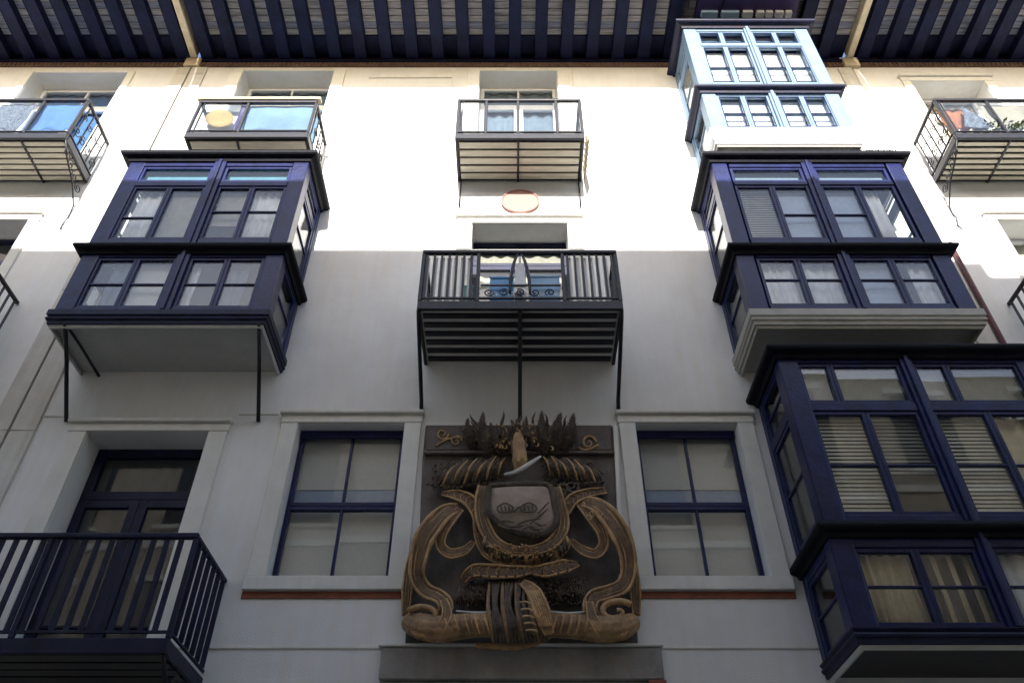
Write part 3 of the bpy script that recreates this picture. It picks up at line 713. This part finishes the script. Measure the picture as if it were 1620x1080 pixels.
# lower left balcony
B1 = balcony('black iron balcony in the lower left corner, in front of the dark doorway', -5.15, -2.63, 6.10, 2.20, 3.20, 'plain', slab_m=roomd, slats=5, slat_m=iron, post_x=(-3.86,), bal=.115, bars=.8, bm=navyd, br=.022)
for xb in (-5.1,-2.66): bracket(B1, xb, 6.10, 2.2, 1.5, .02)
scroll(B1, -2.645, 6.5, 2.0, .16, 1.3, 1, a0=1.2, plane='yz', th=.012); scroll(B1, -2.645, 6.8, 1.85, .12, 1.3, -1, a0=1.2, plane='yz', th=.012)

# cloths
def cloth(label, x0, x1, y, z0, z1, m, amp=.02, n=3, name='hanging_cloth', cat='cloth', grp='cloths hung inside the top balconies'):
    amp *= 1.8
    ph = random.random()*6
    fn = lambda s, t: (x0+(x1-x0)*s, y+amp*math.sin(s*n*6.28+ph)*(1.1-t)+.01*math.sin(t*7+ph), z0+(z1-z0)*t+.02*math.sin(s*5+ph)*(1-t))
    o = build(MB().sheet(fn, 36, 8), name, m, smooth=True, solid=.004, loc=((x0+x1)/2, y, z0))
    return tag(o, label, cat, grp)
def blob_cloth(label, pts, y, m, amp=.015):
    c = (sum(p[0] for p in pts)/len(pts), sum(p[1] for p in pts)/len(pts)); mb = MB(); n = len(pts); L = 4
    mb.v.append((c[0], y, c[1]))
    for l_ in range(1, L+1):
        for i, p in enumerate(pts): mb.v.append((c[0]+(p[0]-c[0])*l_/L, y+amp*math.sin(i*1.9+l_*1.3), c[1]+(p[1]-c[1])*l_/L))
    for i in range(n): mb.f.append((0, 1+i, 1+(i+1) % n))
    for l_ in range(L-1):
        for i in range(n): a = 1+l_*n; mb.f.append((a+i, a+n+i, a+n+(i+1) % n, a+(i+1) % n))
    return tag(build(mb, 'hanging_cloth', m, smooth=True, solid=.004, loc=(c[0],y,c[1])), label, 'cloth', 'cloths hung inside the top balconies')
cloth('pale blue cloth inside the railing, right part of the balcony over the left bay', -3.72, -2.80, 6.31, 9.34, 9.97, sunbl, .012, 2)
cloth('white cloth behind the yellow one on the balcony over the left bay', -4.36, -3.86, 6.42, 9.32, 9.98, whitep, .012, 2)
blob_cloth('rounded yellow cloth on the left part of the balcony over the left bay', [(-4.08+.20*math.cos(t)-.05*math.sin(t), 9.66+.22*math.sin(t)) for t in [i*6.283/20 for i in range(20)]], 6.315, yelc, .006)
cloth('narrow purple-blue cloth between the white and the pale blue cloths', -3.84, -3.74, 6.315, 9.34, 9.97, purple, .01, 1)
cloth('bright blue cloth inside the railing at the far left near the eaves', -6.66, -6.06, 6.32, 9.34, 10.0, bluec, .015, 2)
cloth('grey-blue cloth left of the bright blue one at the far left edge', -7.25, -6.76, 6.32, 9.34, 10.0, gcloth, .015, 2)
cloth('crumpled orange cloth behind the railing at the far right', 6.04, 6.55, 6.40, 9.45, 9.99, orang, .03, 3)
blob_cloth('grey patterned cloth folded to a point over the orange cloth', [(6.20,9.40),(6.30,9.66),(6.36,9.92),(6.44,9.76),(6.56,9.62),(6.62,9.42),(6.40,9.36)], 6.285, gcloth, .01)
cloth('cream cloth at the far right edge, next to the orange cloth', 6.64, 7.4, 6.33, 9.40, 9.99, creamd, .02, 2)
# plants on the right balcony
for k, (px, h) in enumerate(((6.62,.22),(6.80,.28),(7.0,.24))):
    T = thing('potted_plant', (px, 6.36, 9.205), ['green potted plant nearest the orange cloth at the far right', 'second green potted plant from the orange cloth, far right balcony', 'green potted plant at the very right edge of the picture'][k], 'plant')
    build(MB().tube([(px,6.36,9.205),(px,6.36,9.28),(px,6.36,9.30)], [.045,.06,.064], 12), 'pot', pot, T, smooth=True)
    mb = MB()
    for i in range(70):
        a = random.random()*6.283; rr = random.random()**.5*.12; z = 9.30+random.random()*h
        c = Vector((px+rr*math.cos(a), 6.33+rr*math.sin(a)*.6, z)); d = Vector((math.cos(a), math.sin(a)*.6-.3, random.uniform(-.3,.9))).normalized()
        s_ = d.cross(Zv).normalized()*.016; L = random.uniform(.04,.07); mb.quad(c-s_*.2, c+d*L*.5-s_, c+d*L, c+d*L*.5+s_)
    o = build(mb, 'foliage', leaf, T)

# ------------------------------------------------------------------ coat of arms
cxw, czw = ZX(823, 1000, WALL)
CA = thing('coat_of_arms', (cxw, WALL, 2.66), 'carved brown stone coat of arms with plumes, shield and scrolls, between the two sash windows', 'relief')
def C(X_, Y_, d):      # crop pixels of the relief -> point standing d metres proud of the wall
    px, py = 600+X_/2.348, 620+Y_/2.348
    y = WALL-d; x, z = ZX(px, py, y); return Vector((x, y, z))
def spline(ps, n=5):
    ps = [Vector(p) for p in ps]; out = []
    for i in range(len(ps)-1):
        p0 = ps[max(i-1,0)]; p1 = ps[i]; p2 = ps[i+1]; p3 = ps[min(i+2,len(ps)-1)]
        for k in range(n):
            t = k/n; out.append(.5*((2*p1)+(p2-p0)*t+(2*p0-5*p1+4*p2-p3)*t*t+(3*p1-p0-3*p2+p3)*t**3))
    out.append(ps[-1]); return out
def band(name, pts, rad, m=stone, flat=.7, k=10, n=5, up=Vector((0,-1,0))):
    P_ = spline([C(*p) for p in pts], n); gain = 1.3 if name in ('side_scroll','outer_scroll','bottom_roll','strapwork','ribbon','shoulder_strap') else 1.15
    rad = [q*gain for q in rad] if hasattr(rad, '__len__') else rad*gain
    if hasattr(rad, '__len__'):
        q = []
        for i in range(len(rad)-1): q += [rad[i]+(rad[i+1]-rad[i])*j/n for j in range(n)]
        rad = q+[rad[-1]]
    big = name in ('side_scroll','bottom_roll','strapwork','ribbon','shoulder_strap','drapery_edge','roll_band','outer_scroll')
    if name == 'bottom_roll': return build(MB().tube(P_, rad, 36, flat=flat, up=up, flute=11, amp=.035, jit=.02), name, m, CA, smooth=True)
    if big:
        if not hasattr(rad, '__len__'): rad = [rad]*len(P_)
        g_ = 1.25 if name == 'side_scroll' else 1.05; rad = [q*g_ for q in rad]
        o = build(MB().tube(P_, rad, 32, flat=flat*.55, up=up, flute=2, amp=.24, jit=.03), name, stonem if name != 'drapery_edge' else stone, CA, smooth=True)
        mb = MB(); m_ = len(P_)
        for s_ in (-1, 1):
            line = []
            for i, p in enumerate(P_):
                t = (P_[min(i+1,m_-1)]-P_[max(i-1,0)]).normalized(); a_ = t.cross(Vector((0,-1,0)))
                a_ = a_.normalized() if a_.length > 1e-3 else Vector((1,0,0))
                line.append(p + a_*s_*rad[i]*1.02 + Vector((0,-rad[i]*.30,0)))
            mb.tube(line, [max(.004, rad[i]*.24*(1+.12*math.sin(i*.9))) for i in range(m_)], 8, jit=.06)
        # carved leaf veins across the strap
        if name in ('side_scroll', 'outer_scroll', 'strapwork', 'roll_band'):
            for off in (-.38, 0., .38):
                mb.tube([p + ((P_[min(i+1,m_-1)]-P_[max(i-1,0)]).normalized().cross(Vector((0,-1,0)))).normalized()*off*rad[i] + Vector((0,-rad[i]*(.30 if off else .24),0)) for i, p in enumerate(P_)][3:-3],
                        [max(.002, rad[i]*.06*(1+.5*math.sin(i*.5+off*9))) for i in range(m_)][3:-3], 5)
        else:
         for i in range(2, m_-2, 2):
             t = (P_[i+1]-P_[i-1]).normalized(); a_ = t.cross(Vector((0,-1,0))).normalized()
             for s_ in (-1, 1): mb.tube([P_[i]+Vector((0,-rad[i]*.34,0))+t*rad[i]*.1, P_[i]+a_*s_*rad[i]*.45+Vector((0,-rad[i]*.36,0))+t*rad[i]*.35, P_[i]+a_*s_*rad[i]*.9+Vector((0,-rad[i]*.32,0))+t*rad[i]*.8], [.002,rad[i]*.09,.003], 5)
        build(mb, 'rolled_edge', stone, CA, smooth=True)
        return o
    return build(MB().tube(P_, rad, k, flat=flat, up=up, jit=.08), name, m, CA, smooth=True)
# back slab and its frieze
def outl(pts, d): return [(C(x,y,d).x, C(x,y,d).z) for x, y in pts]
build(MB().prism(outl([(172,122),(866,122),(884,250),(900,500),(940,560),(962,940),(95,940),(118,620),(150,500),(160,250)], 0.04), WALL-.045, WALL+.01), 'back_slab', slabst, CA, bevel=.012)
build(MB().prism(outl([(176,124),(860,124),(864,218),(172,218)], .06), WALL-.075, WALL-.046), 'frieze_panel', slabst, CA, bevel=.01)
build(MB().prism(outl([(168,219),(872,219),(874,231),(166,231)], .08), WALL-.10, WALL-.046), 'frieze_ledge', slabst, CA, bevel=.008)
build(MB().prism(outl([(868,128),(884,128),(900,470),(884,470)], .05), WALL-.08, WALL-.046), 'side_fillet', casing, CA, bevel=.006)
# foliage scrolls carved in the frieze
def curl(cx, cy, r, d, rad, turns=1.3, sgn=1, a0=0., m=stone, name='carved_curl', sq=1.):
    pts = []
    for i in range(24):
        t = i/23; a = a0+sgn*t*turns*6.283; q = r*(1-.82*t); pts.append(C(cx+q*math.cos(a), cy+q*math.sin(a)*sq, d+.02*t))
    return build(MB().tube(pts, [rad*(1-.5*i/23) for i in range(24)], 8, flat=.8), name, m, CA, smooth=True)
curl(235,155,24,.08,.014); curl(285,182,22,.08,.012,sgn=-1); curl(778,188,28,.085,.014,sgn=-1); band('carved_stem', [(210,200,.08),(255,175,.085),(330,165,.085)], .012); band('carved_stem', [(735,205,.08),(770,215,.085),(815,195,.08)], .012)
# plumes
plumes = [((352,225),(325,150),(335,100),.10,.03),((420,240),(380,150),(392,75),.16,.04),((455,235),(425,170),(420,115),.14,.025),((485,230),(465,160),(458,112),.13,.022),
          ((520,220),(505,150),(498,105),.13,.022),((548,215),(545,150),(540,92),.14,.024),((590,225),(600,140),(598,72),.15,.036),((612,235),(625,170),(622,120),.13,.024),
          ((640,230),(655,140),(668,78),.15,.042),((680,225),(708,150),(716,80),.13,.044)]
for b0, b1, b2, d, r in plumes:
    P_ = spline([C(b0[0],b0[1],d*.6), C((b0[0]+b1[0])/2,(b0[1]+b1[1])/2,d+.02), C(b1[0],b1[1],d+.07), C(b2[0]+(6 if b2[0] > 530 else -6),b2[1],d+.03)], 8)
    m_ = len(P_); r *= 1.7
    rad = [max(.003, r*(.55+.6*math.sin(i/(m_-1)*2.2))*(1-(i/(m_-1))**3)*(1+.10*math.sin(i*2.1))) for i in range(m_)]
    build(MB().tube(P_, rad, 20, flat=.4, flute=5, amp=.16, jit=.05), 'plume', stoned, CA, smooth=True)
    mb = MB()
    for i in range(2, m_-1):   # barbs curling off the quill
        t = (P_[min(i+1,m_-1)]-P_[i-1]).normalized(); sd_ = t.cross(Vector((0,-1,0))).normalized()
        for s_ in (-1,1): mb.tube([P_[i]+Vector((0,-rad[i]*.42,0)), P_[i]+sd_*s_*rad[i]*.8+Vector((0,-rad[i]*.36,0))+t*.012, P_[i]+sd_*s_*rad[i]*1.25+Vector((0,-rad[i]*.1,0))+t*.035], [.006,.006,.002], 5)
    build(mb, 'plume_barbs', stoned, CA, smooth=True)
mb = MB()
for k in range(34):   # ragged tufts along the top edge of the crest
    X0 = random.uniform(335,715); Y0 = random.uniform(120,215); L_ = random.uniform(22,55); a_ = math.radians(-90)+(X0-525)/400+random.gauss(0,.25)
    p_ = [C(X0+L_*t*math.cos(a_)+6*math.sin(t*4+k), Y0+L_*t*math.sin(a_), .09+.06*math.sin(t*3)) for t in (0,.25,.5,.75,1)]
    mb.tube(p_, [.010,.016,.014,.009,.002], 7, flat=.5, jit=.15)
o = build(mb, 'feather_tufts', stoned, CA, smooth=True); o['kind'] = 'stuff'
mb = MB()
for k in range(60):   # small curled locks between the plumes
    X0 = random.uniform(415,640); Y0 = random.uniform(118,215); q = random.uniform(6,12); a_ = random.uniform(0,6.28)
    mb.tube([C(X0+q*math.cos(a_+j*.7)*(1-j*.12), Y0+q*math.sin(a_+j*.7)*(1-j*.12), .17+.01*j) for j in range(6)], [.007,.008,.008,.007,.006,.003], 6)
o = build(mb, 'curled_locks', stone, CA, smooth=True); o['kind'] = 'stuff'
# helm under the plumes
band('helm', [(515,150,.16),(518,200,.24),(522,250,.25),(520,290,.2)], [.035,.062,.066,.04], flat=.9, k=14)
band('helm_ridge', [(505,160,.22),(512,210,.31),(518,260,.32)], .012)
band('helm_collar', [(465,305,.15),(510,295,.24),(560,265,.27),(600,238,.2)], [.012,.022,.022,.010], m=pilm)
for k in range(5): band('visor_bar', [(488+k*14,170,.21),(492+k*13,205,.28),(496+k*11,240,.27)], .006, m=stoned, k=6)
# mantling: fans of ribs on either side
for s, x0_, x1_, y0_, y1_ in ((-1, 470, 200, 270, 345), (1, 610, 830, 262, 330)):
    for k in range(24):
        t = k/23
        a = (x0_+(x1_-x0_)*t*.75, 240+18*t+8*math.sin(k), .10+.07*math.sin(t*3.1))
        b = (x0_+(x1_-x0_)*(.12+t*.88), y0_+(y1_-y0_)*(.55+.45*t)+10, .09+.06*math.sin(t*3.1))
        mid_ = ((a[0]+b[0])/2+6*s, (a[1]+b[1])/2-6, (a[2]+b[2])/2+.05)
        band('mantling_rib', [a, mid_, (b[0],b[1]+6*math.sin(k*2.3),b[2])], [.006,.014,.007], m=stoned if (k*5) % 4 else stone, k=7, n=4)
# beaded upper rope
for s in (0,1):
    for k in range(13):
        t = k/12; X_ = (180+t*190) if s == 0 else (660+t*170); Y_ = (340+14*math.sin(t*3.1)) if s == 0 else (345-10*t)
        c_ = C(X_, Y_, .13); build(MB().tube([c_+Vector((-.018,0,-.012)), c_, c_+Vector((.018,0,.012))], [.008,.019,.008], 7), 'bead', stoned, CA, smooth=True)
# shield
sh = [(408,350),(470,344),(560,342),(632,350),(650,420),(660,470),(640,510),(590,532),(530,528),(470,505),(425,470),(405,440)]
def ring3(pts, d): return [C(x,y,d) for x,y in pts]
fr = ring3(sh, .27); frs = spline(fr+[fr[0]], 4)
build(MB().tube(frs, .030, 10, cap=False), 'shield_border', stoned, CA, smooth=True)
cen = C(530,435,.27); mb = MB(); L = 5; n = len(frs)-1; mb.v.append(tuple(cen+Vector((0,-.06,0))))
for l_ in range(1, L+1):
    q = l_/L
    for p in frs[:-1]: v = cen+(p-cen)*q; mb.v.append((v.x, v.y-.06*(1-q*q), v.z))
for i in range(n): mb.f.append((0,1+i,1+(i+1)%n))
for l_ in range(L-1):
    for i in range(n): a = 1+l_*n; mb.f.append((a+i,a+n+i,a+n+(i+1)%n,a+(i+1)%n))
for p in frs[:-1]: mb.v.append((p.x, WALL-.04, p.z))
a = 1+(L-1)*n
for i in range(n): mb.f.append((a+i,a+n+i,a+n+(i+1)%n,a+(i+1)%n))
build(mb, 'shield', mat('shield_stone',(.40,.30,.23),.8,.16,9,.4,50), CA, smooth=True)
# charges on the shield
def ch(name, pts, r, m=stoned): return band(name, [(x,y,.345) for x,y in pts], r, m=m, k=7, n=4)
for cx_, cy_, rx, ry in ((468,432,30,17),(555,430,30,17)):
    pts = [(cx_+rx*math.cos(t), cy_+ry*math.sin(t)*(1+.15*math.sin(3*t))) for t in [i*6.283/12 for i in range(13)]]; ch('carved_charge', pts, .007)
    for k in range(3): ch('carved_charge', [(cx_-16+k*14, cy_-10),(cx_-12+k*14,cy_+10)], .006)
for p in ([(500,445),(520,425),(530,440),(545,420)], [(590,450),(630,408)], [(560,490),(600,455),(628,432)], [(436,482),(470,478),(500,484)], [(440,492),(480,508),(520,512)], [(500,500),(545,478),(600,470)], [(520,520),(560,498),(600,520)], [(540,488),(575,510),(610,505)], [(460,492),(500,500),(540,494)], [(575,482),(600,495),(622,490)]): ch('carved_charge', p, [.004,.011,.004] if len(p)==3 else .007)
# strapwork frame around the shield
band('strapwork', [(385,350,.2),(378,430,.22),(392,500,.22),(430,560,.24),(500,590,.26),(580,588,.26),(645,560,.24),(680,500,.22),(672,430,.22),(655,355,.2)], [.03,.038,.04,.036,.03,.03,.036,.04,.036,.028], flat=.8)
band('strapwork', [(360,470,.12),(370,540,.15),(400,600,.17),(470,632,.2),(540,640,.2),(620,630,.2),(680,590,.16),(705,545,.12)], [.02,.026,.026,.026,.026,.026,.024,.018], m=stone)
for k in range(17):    # fringe below the shield
    t = k/16; a = math.pi*(1.0-t); X_ = 545+150*math.cos(a); Y_ = 545+62*math.sin(a)
    band('fringe', [(X_,Y_-10,.25),(X_+6*math.cos(a),Y_+10,.27),(X_+4*math.cos(a),Y_+32,.2)], [.009,.014,.006], m=stoned if k % 4 else stone, k=6, n=3)
# pointed straps at the shoulders
band('shoulder_strap', [(232,376,.08),(290,384,.14),(340,410,.16),(370,470,.17),(372,550,.13)], [.012,.036,.042,.036,.016], flat=.45)
band('shoulder_strap', [(842,366,.08),(770,378,.14),(720,400,.16),(690,440,.17),(670,470,.15)], [.022,.032,.038,.036,.02], flat=.45)
band('shoulder_strap', [(385,350,.16),(372,400,.19),(368,450,.17)], [.03,.03,.01], m=stone)
curl(680,370,30,.16,.018,sgn=-1,m=stoned); curl(715,350,26,.16,.016,m=stoned); curl(640,365,18,.2,.012,m=stoned)
# big side scrolls, left and right
band('side_scroll', [(300,430,.12),(250,445,.22),(205,490,.27),(168,545,.27),(148,610,.24),(140,680,.2),(170,735,.18),(225,762,.2),(248,800,.22),(215,850,.2)], [.026,.042,.05,.05,.042,.036,.034,.032,.034,.02], flat=.8, k=12)
band('side_scroll', [(300,436,.16),(270,470,.22),(235,520,.24),(228,570,.22),(262,600,.2),(315,590,.17),(350,555,.13)], [.02,.026,.026,.024,.026,.024,.012], flat=.8, k=10)
band('side_scroll', [(742,408,.12),(800,420,.22),(850,462,.27),(892,525,.27),(918,590,.24),(925,660,.2),(905,720,.18),(850,745,.2),(795,765,.22),(785,815,.22),(830,860,.2)], [.024,.042,.05,.05,.042,.036,.034,.034,.034,.032,.02], flat=.8, k=12)
band('side_scroll', [(745,415,.16),(790,470,.22),(825,520,.24),(832,570,.22),(800,602,.2),(750,585,.17),(712,550,.13)], [.02,.026,.026,.024,.026,.024,.012], flat=.8, k=10)
band('outer_scroll', [(140,560,.09),(116,640,.10),(104,740,.11),(98,830,.11)], [.014,.026,.03,.02], m=stone)
band('outer_scroll', [(915,560,.09),(940,640,.10),(950,740,.11),(955,830,.11)], [.014,.028,.032,.02], m=stone)
for X_, Y_ in ((800,440),(815,452),(778,462),(790,450),(845,470)): curl(X_,Y_,12,.29,.008,m=stone)
# bottom rolls and ribbon
band('bottom_roll', [(105,850,.12),(150,868,.2),(220,880,.22),(300,870,.22),(380,862,.22),(430,866,.2)], [.055,.082,.088,.082,.08,.076], flat=.9, k=14)
band('bottom_roll', [(630,866,.2),(700,868,.22),(760,872,.22),(830,880,.22),(900,872,.2),(945,850,.12)], [.076,.08,.082,.088,.082,.055], flat=.9, k=14)
curl(165,830,64,.24,.030,turns=1.1,sgn=1,a0=3.6,name='roll_curl',sq=.6); curl(880,815,70,.24,.032,turns=1.1,sgn=-1,a0=5.6,name='roll_curl',sq=.62)
band('roll_band', [(238,770,.25),(252,820,.3),(230,875,.3),(205,925,.22)], [.022,.03,.03,.02])
band('roll_band', [(780,778,.25),(790,830,.3),(815,880,.3),(840,920,.22)], [.022,.03,.03,.02])
band('roll_edge', [(285,812,.24),(350,818,.27),(420,816,.26)], .009, m=pilm); band('roll_edge', [(630,814,.26),(700,820,.27),(765,816,.24)], .009, m=pilm)
for (xa, xb, sg) in ((250,400,-1),(650,770,1)):
    for k in range(9):
        t = k/8; X_ = xa+(xb-xa)*t
        band('roll_leaf', [(X_+10*sg, 822, .29),(X_+2*sg, 858, .325),(X_-12*sg, 900, .27)], [.003,.010,.004], m=stonem if k % 2 else stone, k=7, n=3)
for cx_, sg in ((150,1),(893,-1)):
    for k in range(5): band('roll_leaf', [(cx_-30*sg+k*9*sg, 885, .27),(cx_-18*sg+k*12*sg, 905, .27),(cx_+k*15*sg, 920, .22)], [.004,.010,.003], m=stone, k=7, n=3)
# bow ribbons beneath the strapwork
band('ribbon', [(310,700,.12),(350,665,.2),(430,668,.24),(520,668,.24),(570,655,.22)], [.02,.038,.042,.034,.016], flat=.5)
band('ribbon', [(555,665,.22),(620,664,.25),(690,648,.22),(740,638,.16)], [.018,.04,.042,.012], flat=.5)
for k in range(12): band('ribbon_fold', [(350+k*32,655-(k>6)*6,.27),(344+k*32,686-(k>6)*8,.27)], [.005,.009], m=stoned, k=6, n=3)
band('drapery_body', [(300,745,.05),(400,735,.10),(520,730,.14),(640,735,.10),(740,740,.05)], [.03,.085,.11,.085,.03], m=stoned, k=20)
for (xa,xb,ya,yb,nn,dd) in ((190,470,248,342,150,.10),(600,825,248,342,110,.10),(300,760,690,790,170,.17),(395,660,560,610,60,.27)):   # small carved leaf strokes
    mb = MB()
    for k in range(nn):
        X0 = random.uniform(xa,xb); Y0 = random.uniform(ya,yb); a_ = random.gauss(1.2 if X0 < 530 else 1.9, .45); L_ = random.uniform(8,20); d_ = dd+random.uniform(0,.05)
        mb.tube([C(X0,Y0,d_-.02), C(X0+L_*.5*math.cos(a_)+2,Y0+L_*.5*math.sin(a_),d_+.02), C(X0+L_*math.cos(a_),Y0+L_*math.sin(a_),d_-.02)], [.003,.010,.003], 6, flat=.7)
    o = build(mb, 'leaf_carving', stone if (xa in (395,)) else stoned, CA, smooth=True); o['kind'] = 'stuff'
# tassels and hanging drapery
for k in range(16):
    t = k/15; X_ = 285+t*130
    band('tassel', [(X_+20*(1-t),705+6*math.sin(k),.13),(X_+4,750+4*math.cos(k*2),.18),(X_-6+6*t,788,.14)], [.007,.013,.005], m=stoned, k=6, n=3)
for k in range(16):
    t = k/15; X_ = 600+t*160
    band('tassel', [(X_-20*t,700-14*t,.12),(X_,745,.16),(X_+6*t,782,.13)], [.007,.012,.005], m=stoned, k=6, n=3)
for k in range(15):
    t = k/14; X_ = 400+t*170
    band('drapery_fold', [(X_+10,705,.22),(X_+4+10*math.sin(k*1.7),790,.30),(X_+20*t+14,862,.31),(X_+24+30*t,930,.24)], [.011,.017,.018,.010], m=stoned if (k*5 % 4) else stonem, k=7, n=4)
band('drapery_edge', [(530,705,.25),(575,745,.3),(605,820,.33),(632,900,.28)], [.02,.045,.05,.03], flat=.5)
for k in range(6): band('drapery_edge', [(545+k*10,735,.31),(575+k*9,800,.345),(598+k*8,870,.33)], .006, k=6)
for k in range(5): band('carved_block', [(520+6*k,780+26*k,.35),(545+6*k,778+26*k,.355),(565+6*k,786+26*k,.35)], .008, m=stone, k=6)
band('base_moulding', [(360,940,.14),(470,945,.16),(560,935,.17),(640,900,.16)], [.02,.026,.028,.018], m=stone)
